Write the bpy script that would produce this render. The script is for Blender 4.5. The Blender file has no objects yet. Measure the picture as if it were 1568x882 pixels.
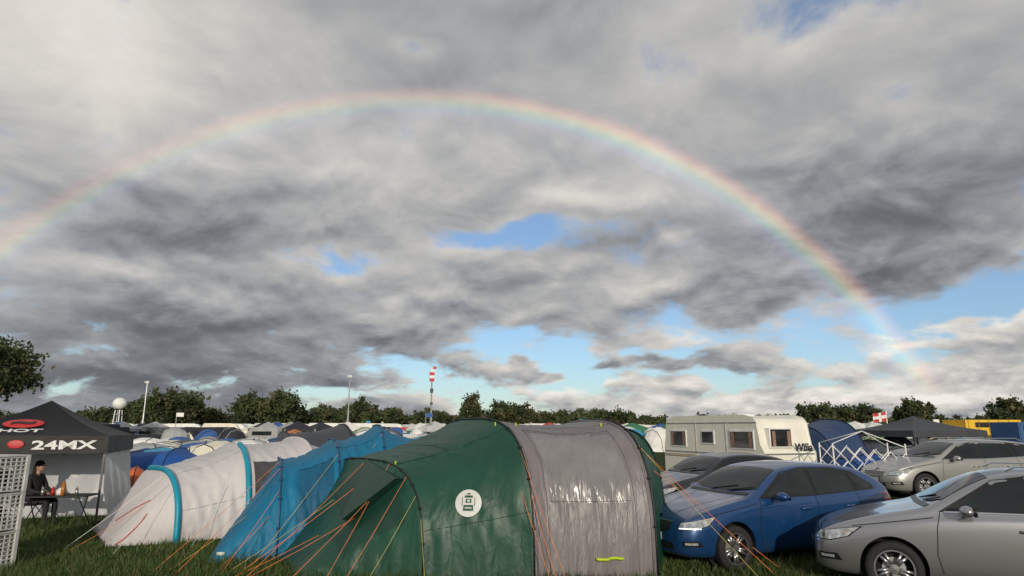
import bpy, bmesh, math, random
import numpy as np
from mathutils import Vector, Matrix, noise, geometry
from mathutils.bvhtree import BVHTree
random.seed(7); np.random.seed(7)
scene=bpy.context.scene
R=math.radians
EYE=2.05; PITCH=R(12.26)
# ------------------------------------------------------------ helpers
MATS={}
def mat(name,col,rough=.6,metal=0,var=.12,vscale=3,bump=0,bscale=20,coat=0,trans=0,stretch=None,spec=.5,emit=0,dirt=0,bdet=5):
    if name in MATS: return MATS[name]
    m=bpy.data.materials.new(name); m.use_nodes=True; nt=m.node_tree; nt.nodes.clear()
    out=nt.nodes.new('ShaderNodeOutputMaterial'); b=nt.nodes.new('ShaderNodeBsdfPrincipled')
    tc=nt.nodes.new('ShaderNodeTexCoord'); nz=nt.nodes.new('ShaderNodeTexNoise')
    nz.inputs['Scale'].default_value=vscale; nz.inputs['Detail'].default_value=4
    nt.links.new(tc.outputs['Object'],nz.inputs['Vector'])
    mx=nt.nodes.new('ShaderNodeMix'); mx.data_type='RGBA'
    mr=nt.nodes.new('ShaderNodeMapRange'); mr.inputs[1].default_value=.3; mr.inputs[2].default_value=.7
    nt.links.new(nz.outputs['Fac'],mr.inputs[0]); nt.links.new(mr.outputs[0],mx.inputs[0])
    mx.inputs[6].default_value=tuple(c*(1-var) for c in col)+(1,)
    mx.inputs[7].default_value=tuple(min(1,c*(1+var)) for c in col)+(1,)
    last=mx.outputs[2]
    if dirt>0:
        sx=nt.nodes.new('ShaderNodeSeparateXYZ'); nt.links.new(tc.outputs['Object'],sx.inputs[0])
        d=nt.nodes.new('ShaderNodeMapRange'); d.inputs[1].default_value=0; d.inputs[2].default_value=.55; d.inputs[3].default_value=dirt; d.inputs[4].default_value=0
        nt.links.new(sx.outputs[2],d.inputs[0])
        m2=nt.nodes.new('ShaderNodeMix'); m2.data_type='RGBA'; m2.inputs[7].default_value=(.09,.07,.045,1)
        mu=nt.nodes.new('ShaderNodeMath'); mu.operation='MULTIPLY'; nt.links.new(d.outputs[0],mu.inputs[0]); nt.links.new(mr.outputs[0],mu.inputs[1])
        nt.links.new(mu.outputs[0],m2.inputs[0]); nt.links.new(last,m2.inputs[6]); last=m2.outputs[2]
    nt.links.new(last,b.inputs['Base Color'])
    b.inputs['Roughness'].default_value=rough; b.inputs['Metallic'].default_value=metal
    b.inputs['Coat Weight'].default_value=coat; b.inputs['Coat Roughness'].default_value=.05
    b.inputs['Specular IOR Level'].default_value=spec
    if emit: 
        b.inputs['Emission Color'].default_value=tuple(col)+(1,); b.inputs['Emission Strength'].default_value=emit
    if bump>0:
        n2=nt.nodes.new('ShaderNodeTexNoise'); n2.inputs['Scale'].default_value=bscale; n2.inputs['Detail'].default_value=bdet; n2.inputs['Distortion'].default_value=.6
        mp=nt.nodes.new('ShaderNodeMapping'); nt.links.new(tc.outputs['Object'],mp.inputs[0])
        if stretch: mp.inputs['Scale'].default_value=stretch
        nt.links.new(mp.outputs[0],n2.inputs['Vector'])
        bp=nt.nodes.new('ShaderNodeBump'); bp.inputs['Strength'].default_value=bump; bp.inputs['Distance'].default_value=.05
        nt.links.new(n2.outputs['Fac'],bp.inputs['Height']); nt.links.new(bp.outputs[0],b.inputs['Normal'])
    sh=b.outputs[0]
    if trans>0:
        t=nt.nodes.new('ShaderNodeBsdfTranslucent'); nt.links.new(last,t.inputs[0])
        ms=nt.nodes.new('ShaderNodeMixShader'); ms.inputs[0].default_value=trans
        nt.links.new(b.outputs[0],ms.inputs[1]); nt.links.new(t.outputs[0],ms.inputs[2]); sh=ms.outputs[0]
    nt.links.new(sh,out.inputs[0]); MATS[name]=m; return m
def link(o,parent=None):
    scene.collection.objects.link(o)
    if parent is not None: o.parent=parent
    return o
def empty(name,loc=(0,0,0),rz=0):
    o=bpy.data.objects.new(name,None); o.location=loc; o.rotation_euler=(0,0,rz); o.empty_display_size=.3
    return link(o)
class MB:
    def __init__(s): s.v=[];s.f=[];s.m=[]
    def add(s,vs,fs,m=0):
        o=len(s.v); s.v+= [tuple(p) for p in vs]
        for f in fs: s.f.append(tuple(i+o for i in f)); s.m.append(m)
    def box(s,c,d,rz=0,m=0,M=None):
        x,y,z=d[0]/2,d[1]/2,d[2]/2
        vs=[Vector((a*x,b*y,e*z)) for e in(-1,1) for b in(-1,1) for a in(-1,1)]
        rot=Matrix.Rotation(rz,3,'Z') if M is None else M
        vs=[rot@p+Vector(c) for p in vs]
        s.add(vs,[(0,2,3,1),(4,5,7,6),(0,1,5,4),(2,6,7,3),(0,4,6,2),(1,3,7,5)],m)
    def tube(s,pts,r,m=0,n=6,r2=None):
        pts=[Vector(p) for p in pts]; N=len(pts); rings=[]
        for i,p in enumerate(pts):
            t=(pts[min(i+1,N-1)]-pts[max(i-1,0)]).normalized()
            a=t.orthogonal().normalized() if abs(t.z)>.95 else t.cross(Vector((0,0,1))).normalized()
            b=t.cross(a); rr=r if r2 is None else r+(r2-r)*i/(N-1)
            rings.append([p+a*math.cos(k*2*math.pi/n)*rr+b*math.sin(k*2*math.pi/n)*rr for k in range(n)])
        vs=[q for rg in rings for q in rg]; fs=[]
        for i in range(N-1):
            for k in range(n):
                fs.append((i*n+k,i*n+(k+1)%n,(i+1)*n+(k+1)%n,(i+1)*n+k))
        fs.append(tuple(range(n))[::-1]); fs.append(tuple((N-1)*n+k for k in range(n)))
        s.add(vs,fs,m)
    def ellipsoid(s,c,r,m=0,nu=12,nv=8,zmin=-1,M=None):
        vs=[];fs=[]
        a0=math.asin(max(-1,zmin))
        for j in range(nv+1):
            a=a0+(math.pi/2-a0)*j/nv
            for i in range(nu):
                b=i*2*math.pi/nu
                p=Vector((r[0]*math.cos(a)*math.cos(b),r[1]*math.cos(a)*math.sin(b),r[2]*math.sin(a)))
                if M is not None:p=M@p
                vs.append(p+Vector(c))
        for j in range(nv):
            for i in range(nu): fs.append((j*nu+i,j*nu+(i+1)%nu,(j+1)*nu+(i+1)%nu,(j+1)*nu+i))
        s.add(vs,fs,m)
    def build(s,name,mats,parent=None,smooth=False,bevel=0):
        me=bpy.data.meshes.new(name); me.from_pydata(s.v,[],s.f)
        for m in mats: me.materials.append(m)
        me.polygons.foreach_set('material_index',s.m)
        if smooth: me.polygons.foreach_set('use_smooth',[True]*len(s.f))
        me.update(); o=bpy.data.objects.new(name,me); link(o,parent)
        if bevel:
            b=o.modifiers.new('bevel','BEVEL'); b.width=bevel; b.segments=2; b.limit_method='ANGLE'
        return o
def np_mesh(name,verts,k,mats,parent=None,midx=None):
    n=len(verts)//k
    me=bpy.data.meshes.new(name); me.vertices.add(len(verts)); me.vertices.foreach_set('co',verts.astype(np.float32).ravel())
    me.loops.add(n*k); me.loops.foreach_set('vertex_index',np.arange(n*k,dtype=np.int32))
    me.polygons.add(n); me.polygons.foreach_set('loop_start',np.arange(n,dtype=np.int32)*k); 
    for m in mats: me.materials.append(m)
    if midx is not None: me.polygons.foreach_set('material_index',midx.astype(np.int32))
    me.update(calc_edges=True); me.validate()
    return link(bpy.data.objects.new(name,me),parent)
def text_obj(s,name,size,m,parent,loc,rot,ext=.003,sx=1):
    c=bpy.data.curves.new(name,'FONT'); c.body=s; c.size=size; c.extrude=ext; c.align_x='CENTER'; c.align_y='CENTER'; c.offset=.006*size/.2
    o=bpy.data.objects.new(name,c); c.materials.append(m); link(o,parent); o.location=loc; o.rotation_euler=rot; o.scale=(sx,1,1)
    return o
# ------------------------------------------------------------ camera
cam=bpy.data.objects.new('camera',bpy.data.cameras.new('camera')); link(cam)
cam.location=(0,0,EYE); cam.rotation_euler=(math.pi/2+PITCH,0,0)
cam.data.lens=22.6; cam.data.sensor_width=36; cam.data.clip_end=12000; cam.data.clip_start=.1
scene.camera=cam
# ------------------------------------------------------------ sun
SAZ=R(173.8); SEL=R(13.4)
sund=Vector((math.sin(SAZ)*math.cos(SEL),math.cos(SAZ)*math.cos(SEL),math.sin(SEL)))
L=bpy.data.lights.new('sun','SUN'); L.energy=2.7; L.angle=R(.8); L.color=(1,.90,.75)
so=bpy.data.objects.new('sun',L); link(so); so.rotation_euler=(-sund).to_track_quat('-Z','Y').to_euler(); so.location=(0,-20,30)
# ------------------------------------------------------------ sky world
w=bpy.data.worlds.new('World'); scene.world=w; w.use_nodes=True; nt=w.node_tree; nt.nodes.clear()
try: w.cycles.sampling_method='MANUAL'; w.cycles.sample_map_resolution=256
except Exception: pass
def N(t,**k):
    n=nt.nodes.new(t)
    for a,b in k.items(): setattr(n,a,b)
    return n
def setin(sock,v):
    if isinstance(v,bpy.types.NodeSocket): nt.links.new(v,sock)
    else: sock.default_value=v
def Mt(op,a,b=0.0,clamp=False):
    n=N('ShaderNodeMath',operation=op,use_clamp=clamp); setin(n.inputs[0],a); setin(n.inputs[1],b); return n.outputs[0]
def VM(op,a,b=None,scale=None):
    n=N('ShaderNodeVectorMath',operation=op); setin(n.inputs[0],a)
    if b is not None: setin(n.inputs[1],b)
    if scale is not None: setin(n.inputs['Scale'],scale)
    return n.outputs[0]
def MR(v,a,b,c,d,smooth=True):
    n=N('ShaderNodeMapRange'); n.interpolation_type='SMOOTHSTEP' if smooth else 'LINEAR'
    setin(n.inputs[0],v)
    for i,x in enumerate((a,b,c,d)): n.inputs[i+1].default_value=x
    return n.outputs[0]
def NZ(vec,scale,detail,rough=.55,dist=0,col=False):
    n=N('ShaderNodeTexNoise'); setin(n.inputs['Vector'],vec); n.inputs['Scale'].default_value=scale; n.inputs['Detail'].default_value=detail
    n.inputs['Roughness'].default_value=rough; n.inputs['Distortion'].default_value=dist
    return n.outputs['Color' if col else 'Fac']
tc=N('ShaderNodeTexCoord'); dirv=tc.outputs['Generated']
sx=N('ShaderNodeSeparateXYZ'); nt.links.new(dirv,sx.inputs[0]); dx,dy,dz=sx.outputs
az=Mt('MULTIPLY',Mt('ARCTAN2',dx,dy),57.2958); el=Mt('MULTIPLY',Mt('ARCSINE',dz),57.2958)
cb=N('ShaderNodeCombineXYZ'); nt.links.new(az,cb.inputs[0]); nt.links.new(el,cb.inputs[1])
zc=Mt('ADD',Mt('MAXIMUM',dz,0),.34)
cq=N('ShaderNodeCombineXYZ'); nt.links.new(Mt('DIVIDE',dx,zc),cq.inputs[0]); nt.links.new(Mt('DIVIDE',dy,zc),cq.inputs[1]); q=cq.outputs[0]
wn=VM('SUBTRACT',NZ(q,2.2,4,.55,col=True),(.5,.5,.5))
wv=VM('MULTIPLY',wn,(20,10,0))
P=VM('ADD',cb.outputs[0],wv)
def blob(px,py,rx,ry,rot=0):
    v=441-py; X=px-784; Y=962.5-.2123*v; Z=209.2+.977*v
    a=math.degrees(math.atan2(X,Y)); e=math.degrees(math.atan2(Z,math.hypot(X,Y)))
    m=N('ShaderNodeMapping',vector_type='TEXTURE'); nt.links.new(P,m.inputs[0])
    m.inputs['Location'].default_value=(a,e,0); m.inputs['Rotation'].default_value=(0,0,R(rot)); m.inputs['Scale'].default_value=(rx*.072,ry*.072,1)
    g=N('ShaderNodeTexGradient',gradient_type='SPHERICAL'); nt.links.new(m.outputs[0],g.inputs[0])
    return MR(g.outputs['Fac'],0,1,0,1)
def acc(base,items):
    s=base
    for it in items:
        n=N('ShaderNodeMath',operation='MULTIPLY_ADD'); nt.links.new(blob(*it[:-1]),n.inputs[0]); n.inputs[1].default_value=it[-1]; setin(n.inputs[2],s); s=n.outputs[0]
    return s
n1=NZ(q,2.0,5,.50,.25); n1u=NZ(VM('SCALE',q,scale=.93),2.0,4,.50,.25)
qb=VM('ADD',q,(7.3,2.1,0)); n2=NZ(qb,5.6,6,.57,.35); n2u=NZ(VM('ADD',VM('SCALE',q,scale=.965),(7.3,2.1,0)),5.6,5,.57,.35)
h3=VM('MULTIPLY',cb.outputs[0],(.16,.40,0)); n3=NZ(h3,1.0,6,.58,.3); n3u=NZ(VM('ADD',h3,(0,.22,0)),1.0,5,.58,.3)
low=MR(el,2.5,12,1,0)
def S_(a): return Mt('SUBTRACT',a,.5)
cov=acc(.80,[(825,352,185,52,4,-.40),(1470,432,260,34,6,-.36),(950,542,430,58,0,-.36),(620,95,80,28,0,-.22),
 (1390,120,80,34,0,-.12),(515,395,80,44,0,-.22),(1290,500,150,30,0,-.20),(650,598,380,26,0,-.28),
 (1000,552,150,20,0,.30),(820,572,60,14,0,.25),(1490,478,190,34,0,.36),(1150,575,300,18,0,-.14)])
dens=Mt('ADD',Mt('ADD',Mt('MULTIPLY',S_(n1),1.0),Mt('MULTIPLY',S_(n2),.70)),cov)
dens=Mt('ADD',dens,Mt('MULTIPLY',low,Mt('MULTIPLY',S_(n3),1.5)))
alpha=MR(dens,.47,.70,0,1)
rel=Mt('ADD',Mt('MULTIPLY',Mt('SUBTRACT',n1,n1u),.62),Mt('MULTIPLY',Mt('SUBTRACT',n2,n2u),.62))
rel=Mt('ADD',rel,Mt('MULTIPLY',low,Mt('MULTIPLY',Mt('SUBTRACT',n3,n3u),1.3)))
big=Mt('ADD',Mt('MULTIPLY',S_(NZ(q,1.1,4,.5,.3)),.26),Mt('MULTIPLY',S_(NZ(VM('ADD',q,(3.1,9.2,0)),2.8,6,.54,.4)),.24))
Bb=acc(.40,[(60,40,420,220,0,.26),(240,322,190,66,0,-.15),(60,265,160,60,0,-.07),(140,382,240,30,0,.15),(110,580,640,110,0,-.26),(400,480,330,60,0,-.08),
 (1120,380,360,80,-8,-.12),(1450,300,330,130,0,-.09),(720,480,330,55,0,-.07),(1500,520,170,30,0,-.10),(560,235,240,70,0,.05),(880,288,120,34,0,.20),
 (1130,85,130,36,0,.08),(950,455,120,26,10,.20),(1480,472,190,34,8,.36),(1180,608,620,30,0,.28),(820,612,200,26,0,.22),(640,455,70,24,0,.20),(1040,365,60,28,0,.18),(1000,552,150,20,0,-.12)])
leftdark=Mt('SUBTRACT',1.0,Mt('MULTIPLY',blob(110,590,640,130),.7))
calm=MR(el,14,34,1,.60)
Bn=Mt('ADD',Bb,Mt('MULTIPLY',calm,Mt('MULTIPLY',Mt('ADD',rel,big),leftdark)))
edge=MR(dens,.50,.88,.17,-.02)
Bf=Mt('ADD',Bn,edge)
sm=N('ShaderNodeMath',operation='SMOOTH_MAX'); nt.links.new(Bf,sm.inputs[0]); sm.inputs[1].default_value=.14; sm.inputs[2].default_value=.10; Bf=Mt('MINIMUM',sm.outputs[0],.84)
tm=N('ShaderNodeMix',data_type='RGBA'); setin(tm.inputs[0],MR(Bf,.15,.68,0,1)); tm.inputs[6].default_value=(.93,.985,1.07,1); tm.inputs[7].default_value=(1.04,.995,.93,1)
ccol=VM('SCALE',tm.outputs[2],scale=Mt('MULTIPLY',Bf,10))
sk=N('ShaderNodeTexSky',sky_type='NISHITA'); sk.sun_disc=False; sk.sun_elevation=SEL; sk.sun_rotation=SAZ; sk.air_density=1.0; sk.dust_density=.5; sk.ozone_density=2.5
skc=VM('ADD',VM('MULTIPLY',sk.outputs[0],(.88,.97,1.12)),(.9,1.1,1.3))
fm=N('ShaderNodeMix',data_type='RGBA'); nt.links.new(alpha,fm.inputs[0]); nt.links.new(skc,fm.inputs[6]); nt.links.new(ccol,fm.inputs[7])
bg=N('ShaderNodeBackground'); nt.links.new(fm.outputs[2],bg.inputs[0]); bg.inputs[1].default_value=.1
wo=N('ShaderNodeOutputWorld'); nt.links.new(bg.outputs[0],wo.inputs[0])
# ------------------------------------------------------------ rainbow (far ring round the antisolar point)
RD=3500; ad=-sund
me=bpy.data.meshes.new('rainbow'); vs=[];fs=[];K=180; radii=[R(d) for d in (33,38,40,41,42,43,44.5)]
for a in radii:
    for k in range(K):
        t=2*math.pi*k/K; vs.append((math.cos(t)*math.tan(a)*RD,math.sin(t)*math.tan(a)*RD,0))
for j in range(len(radii)-1):
    for k in range(K): fs.append((j*K+k,j*K+(k+1)%K,(j+1)*K+(k+1)%K,(j+1)*K+k))
me.from_pydata(vs,[],fs); rb=link(bpy.data.objects.new('rainbow',me)); rb.location=Vector((0,0,EYE))+ad*RD; rb.rotation_euler=ad.to_track_quat('Z','Y').to_euler()
m=bpy.data.materials.new('rainbow_light'); m.use_nodes=True; nt=m.node_tree; nt.nodes.clear()
tc=N('ShaderNodeTexCoord'); ln=N('ShaderNodeVectorMath',operation='LENGTH'); nt.links.new(tc.outputs['Object'],ln.inputs[0])
ang=Mt('MULTIPLY',Mt('ARCTANGENT',Mt('DIVIDE',ln.outputs['Value'],RD)),57.2958)
f=MR(ang,38,44,0,1,False); cr=N('ShaderNodeValToRGB'); nt.links.new(f,cr.inputs[0]); e=cr.color_ramp.elements
st=[(0,(.10,.10,.10)),(.33,(.12,.12,.14)),(.44,(.24,.23,.37)),(.50,(.21,.40,.52)),(.56,(.34,.60,.42)),(.62,(.78,.71,.32)),(.68,(.98,.52,.23)),(.74,(.64,.22,.14)),(.81,(.12,.04,.04)),(.88,(0,0,0))]
e[0].position=0; e[0].color=st[0][1]+(1,); e[1].position=1; e[1].color=(0,0,0,1)
for p,c in st[1:]:
    x=e.new(p); x.color=c+(1,)
geo=N('ShaderNodeNewGeometry'); s2=N('ShaderNodeSeparateXYZ'); nt.links.new(geo.outputs['Position'],s2.inputs[0])
elz=Mt('DIVIDE',s2.outputs[2],RD)
lowf=MR(elz,.035,.12,0,1); xs=MR(Mt('DIVIDE',s2.outputs[0],RD),-.65,.30,.50,1.0)
fin=MR(ang,33,38,0,1)
nzz=MR(NZ(VM('SCALE',tc.outputs['Object'],scale=.0013),1,3),.35,.65,.75,1.1)
st_=Mt('MULTIPLY',Mt('MULTIPLY',Mt('MULTIPLY',lowf,xs),Mt('MULTIPLY',fin,nzz)),.28)
em=N('ShaderNodeEmission'); nt.links.new(cr.outputs[0],em.inputs[0]); nt.links.new(st_,em.inputs[1])
tr=N('ShaderNodeBsdfTransparent'); ad_=N('ShaderNodeAddShader'); nt.links.new(em.outputs[0],ad_.inputs[0]); nt.links.new(tr.outputs[0],ad_.inputs[1])
o=N('ShaderNodeOutputMaterial'); nt.links.new(ad_.outputs[0],o.inputs[0]); me.materials.append(m)
try: m.cycles.emission_sampling='NONE'
except Exception: pass
# ------------------------------------------------------------ ground
m=bpy.data.materials.new('grass_ground'); m.use_nodes=True; nt=m.node_tree; b=nt.nodes['Principled BSDF']
tc=N('ShaderNodeTexCoord'); a=NZ(tc.outputs['Object'],.35,6,.65); c=NZ(tc.outputs['Object'],9,5,.7)
mx=N('ShaderNodeValToRGB'); nt.links.new(Mt('ADD',Mt('MULTIPLY',a,.6),Mt('MULTIPLY',c,.4)),mx.inputs[0])
e=mx.color_ramp.elements; e[0].position=.35; e[0].color=(.022,.036,.009,1); e[1].position=.66; e[1].color=(.065,.085,.024,1); x=e.new(.5); x.color=(.038,.06,.015,1)
nt.links.new(mx.outputs[0],b.inputs['Base Color']); b.inputs['Roughness'].default_value=.95; b.inputs['Specular IOR Level'].default_value=.1
bp=N('ShaderNodeBump'); nt.links.new(c,bp.inputs['Height']); bp.inputs['Distance'].default_value=.08; nt.links.new(bp.outputs[0],b.inputs['Normal'])
bm=bmesh.new(); bmesh.ops.create_grid(bm,x_segments=40,y_segments=40,size=5000); me=bpy.data.meshes.new('ground'); bm.to_mesh(me); me.materials.append(m); link(bpy.data.objects.new('ground',me))
# grass blades
n=230000
u=np.random.rand(n); Y=7.5+ (u**1.8)*20; X=(np.random.rand(n)*2-1)*(Y*.86+1)
cl=np.sin(X*1.7+np.sin(Y*2.1))*np.cos(Y*1.3+np.sin(X*.9)*2)
h=(.05+.09*np.random.rand(n))*(1+.5*cl)*np.where(np.random.rand(n)<.03,1.8,1); wd=.005+.006*np.random.rand(n); th=np.random.rand(n)*6.283
lx=(np.random.rand(n)-.5)*h*1.4; ly=(np.random.rand(n)-.5)*h*1.4
V=np.zeros((n,3,3)); V[:,0]=np.stack([X-np.cos(th)*wd,Y-np.sin(th)*wd,-.005+0*X],1); V[:,1]=np.stack([X+np.cos(th)*wd,Y+np.sin(th)*wd,-.005+0*X],1); V[:,2]=np.stack([X+lx,Y+ly,h],1)
g1=mat('grass_blade_green',(.055,.10,.018),.6,var=.5,vscale=1.2,trans=.3); g2=mat('grass_blade_light',(.10,.135,.038),.6,var=.4,vscale=2,trans=.3); g3=mat('grass_blade_dry',(.17,.15,.07),.7,trans=.2)
r=np.random.rand(n); mi=np.where(r<.62,0,np.where(r<.93,1,2))
np_mesh('grass',V.reshape(-1,3),3,[g1,g2,g3],midx=mi)
# ------------------------------------------------------------ trees
leafA=mat('foliage_dark',(.040,.056,.020),.7,var=.4,vscale=.25,trans=.25); leafB=mat('foliage_mid',(.072,.096,.031),.7,var=.4,vscale=.3,trans=.25); leafC=mat('foliage_autumn',(.115,.11,.045),.7,var=.35,vscale=.3,trans=.25)
bark=mat('bark',(.07,.055,.04),.9,bump=.6,bscale=8)
def crown(x,y,z0,h,rx,nc,nl,ls):
    cs=[]
    while len(cs)<nc:
        p=np.random.uniform(-1,1,3); d=np.linalg.norm(p)
        if .35<d<1: cs.append(p*(1+.12*np.random.randn()))
    cs=np.array(cs); sz=np.random.uniform(.16,.34,nc)
    pts=np.repeat(cs,nl,0)+np.random.randn(nc*nl,3)*np.repeat(sz,nl)[:,None]*.55
    pts=pts*np.array([rx,rx,h/2])+np.array([x,y,z0+h/2])
    n=len(pts); a=np.random.randn(n,3); a/=np.linalg.norm(a,axis=1)[:,None]; b=np.cross(a,np.random.randn(n,3)); b/=np.linalg.norm(b,axis=1)[:,None]
    s=(ls*np.random.uniform(.6,1.3,n))[:,None]; a*=s; b*=s*.7
    V=np.stack([pts-a,pts+b*.9,pts+a,pts-b*.9],1).reshape(-1,3)
    lum=np.repeat(np.random.rand(nc),nl); mi=np.where(lum<.40,0,np.where(lum<.86,1,2))
    return V,mi
def trunk(mb,x,y,h,r,spread,top):
    mb.tube([(x,y,-.1),(x+.02*h,y,h*.25),(x-.01*h,y,h*.5),(x,y,top)],r,0,7,r2=r*.3)
    for k in range(6):
        a=random.random()*6.28; z=h*random.uniform(.25,.5); e=spread*random.uniform(.5,.85)
        mb.tube([(x,y,z),(x+math.cos(a)*e*.5,y+math.sin(a)*e*.5,z+h*.12),(x+math.cos(a)*e,y+math.sin(a)*e,z+h*.3)],r*.4,0,5,r2=r*.1)
def tree(name,x,y,h,rx,nc=90,nl=60,ls=.16,z0=None):
    e=empty(name,(x,y,0)); z0=h*.22 if z0 is None else z0
    V,mi=crown(0,0,z0,h-z0,rx,nc,nl,ls); np_mesh('crown',V,4,[leafA,leafB,leafC],e,mi)
    mb=MB(); trunk(mb,0,0,h,h*.03,rx,h*.8); mb.build('trunk',[bark],e,True)
def PX(px,Y): return (px-784)*Y/1003.0
def HZ(py,Y): v=441-py; return EYE+(209.2+.977*v)/(962.5-.2123*v)*Y
for px,py,D,wpx in [(238,604,150,26),(268,597,155,34),(290,609,160,20),(385,608,170,28),(430,600,165,28),(412,616,175,22),(452,621,175,20),(556,613,180,22),(598,628,185,22),(722,610,190,18),(770,613,190,18),(798,625,190,16),(955,630,200,18),(1250,619,150,26),(1282,625,155,26),(1315,623,150,26),(1400,613,150,24),(1543,612,140,27),(203,616,160,22),(160,627,165,20),(125,632,165,16),(915,629,210,20),(325,630,175,26),(495,625,180,24),(660,628,190,20)]:
    tree('oak_tree',PX(px,D),D,HZ(py,D),wpx*D/1003,70,70,.42,z0=1.0)
tree('oak_tree',-34.0,41,7.7,3.0,120,90,.15,z0=3.8)
Vs=[];Ms=[];mb=MB()
x=-260
while x<280:
    D=random.uniform(200,250); px=784+x*1003/D
    top=random.uniform(629,640)+ (4*math.sin(px*.021)+2*math.sin(px*.057))
    if px>960: top=random.uniform(635,643)
    elif random.random()<.15: top-=6
    h=max(2.5,HZ(top,D)); rx=random.uniform(3.5,8)
    V,mi=crown(x,D,0,h,rx,26,46,.6); Vs.append(V);Ms.append(mi)
    mb.tube([(x,D,0),(x,D,h*.7)],.35,0,5)
    x+=random.uniform(1.9,3.8)
e=empty('distant_tree_line'); np_mesh('foliage',np.concatenate(Vs),4,[leafA,leafB,leafC],e,np.concatenate(Ms)); mb.build('trunks',[bark],e)
# ------------------------------------------------------------ distant campsite
cols=[(.78,.78,.75),(.6,.62,.6),(.03,.10,.32),(.04,.28,.48),(.04,.18,.09),(.45,.06,.04),(.55,.20,.06),(.10,.11,.12),(.35,.36,.36),(.75,.71,.58),(.02,.02,.03),(.28,.33,.2)]
cm=[mat('camp_fabric_%s'%n_,c,.7,vscale=1.5) for n_,c in zip('white silver navy azure green red orange charcoal grey cream black olive'.split(),cols)]
cm.append(mat('camp_window',(.02,.025,.03),.1))
mb=MB()
def small_tent(mb,x,y,s,h,m,rz):
    c,s_=math.cos(rz),math.sin(rz); vs=[];fs=[];nu,nv=5,6
    for i in range(nu+1):
        u=-1+2*i/nu; k=math.sqrt(max(0,1-abs(u)**3))
        for j in range(nv+1):
            a=math.pi*j/nv; lx=u*s*1.3; ly=math.cos(a)*s*(.35+.65*k); lz=max(math.sin(a),0)**.8*h*max(k,.05)
            vs.append((x+lx*c-ly*s_,y+lx*s_+ly*c,lz))
    for i in range(nu):
        for j in range(nv): q=i*(nv+1)+j; fs.append((q,q+1,q+nv+2,q+nv+1))
    mb.add(vs,fs,m)
    if y<70 and s>1.1:
        for uu in(1,3): mb.tube([vs[uu*(nv+1)+j] for j in range(nv+1)],.03,10 if m!=10 else 8,4)
def small_gazebo(mb,x,y,m,s=1.5,h=2.0):
    rz=random.random(); c,s_=math.cos(rz),math.sin(rz); P=[(x+(a*c-b*s_)*s,y+(a*s_+b*c)*s) for a,b in((-1,-1),(1,-1),(1,1),(-1,1))]
    vs=[(*p,h) for p in P]+[(x,y,h+.7)]+[(*p,h-.25) for p in P]
    mb.add(vs,[(0,1,4),(1,2,4),(2,3,4),(3,0,4),(0,5,6,1),(1,6,7,2),(2,7,8,3),(3,8,5,0)],m)
    for p in P: mb.tube([(*p,0),(*p,h)],.04,8,4)
def small_van(mb,x,y,m,rz,L=4.5,W=1.8,H=1.9):
    Mx=Matrix.Rotation(rz,3,'Z'); T=Vector((x,y,0))
    prof=[(-L/2,.3),(L/2,.3),(L/2,H*.5),(L*.36,H*.58),(L*.22,H*.95),(L*.1,H),(-L*.46,H),(-L/2,H*.85)]
    vs=[Mx@Vector((a,sd*W/2*(1 if b<H*.6 else .88),b))+T for sd in(-1,1) for a,b in prof]; n=len(prof)
    mb.add(vs,[tuple(range(n)),tuple(range(2*n-1,n-1,-1))]+[(i,i+n,(i+1)%n+n,(i+1)%n) for i in range(n)],m)
    for sd in(-1,1):
        mb.box(Mx@Vector((-.1*L,sd*W*.485,H*.74))+T,(L*.5,.06,H*.16),rz,12)
        for k in(-.3,.3): mb.tube([Mx@Vector((k*L,sd*W*.4,.32))+T,Mx@Vector((k*L,sd*(W*.5+.03),.32))+T],.32,10,10)
for k in range(2000):
    y=58+ (random.random()**1.2)*118; x=random.uniform(-.95,.97)*y
    t=random.random(); m=random.choice([0,0,0,0,1,1,2,3,4,5,6,7,8,8,9,9,10,11,7])
    if t<.60: small_tent(mb,x,y,random.uniform(.9,1.7),random.uniform(1.1,2.2),m,random.random()*3)
    elif t<.72: small_gazebo(mb,x,y,random.choice([0,0,1,2,4,7,8,5,10]),1.3 if y<90 else 1.6,1.95)
    elif t<.90: small_van(mb,x,y,random.choice([0,1,1,8,10,2,5,7]),random.random()*3,4.3,1.75,random.choice([1.45,1.5,2.1]))
    elif y>80: small_van(mb,x,y,random.choice([0,0,9,1]),random.random()*.6,5.5,2.1,2.6)
    if k%200==0:
        hh=random.uniform(2.8,3.8); mb.tube([(x,y,0),(x,y,hh)],.03,8,4); mb.box((x+.3,y,hh-.2),(.6,.03,.35),random.random(),random.choice([0,2,8,3]))
for k in range(120):
    y=random.uniform(29,58); x=random.uniform(-.80,-.12)*y; m=random.choice([0,1,2,3,7,8,8,7,2,11,9,0])
    small_tent(mb,x,y,random.uniform(.9,1.5),random.uniform(1.0,1.45),m,random.random()*3)
for k in range(40):
    y=random.uniform(34,60); x=random.uniform(.5,.95)*y; m=random.choice([1,2,3,7,8,8,7,2,11])
    small_tent(mb,x,y,random.uniform(.9,1.5),random.uniform(1.0,1.5),m,random.random()*3)
mb.build('distant_campsite',cm)
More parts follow.
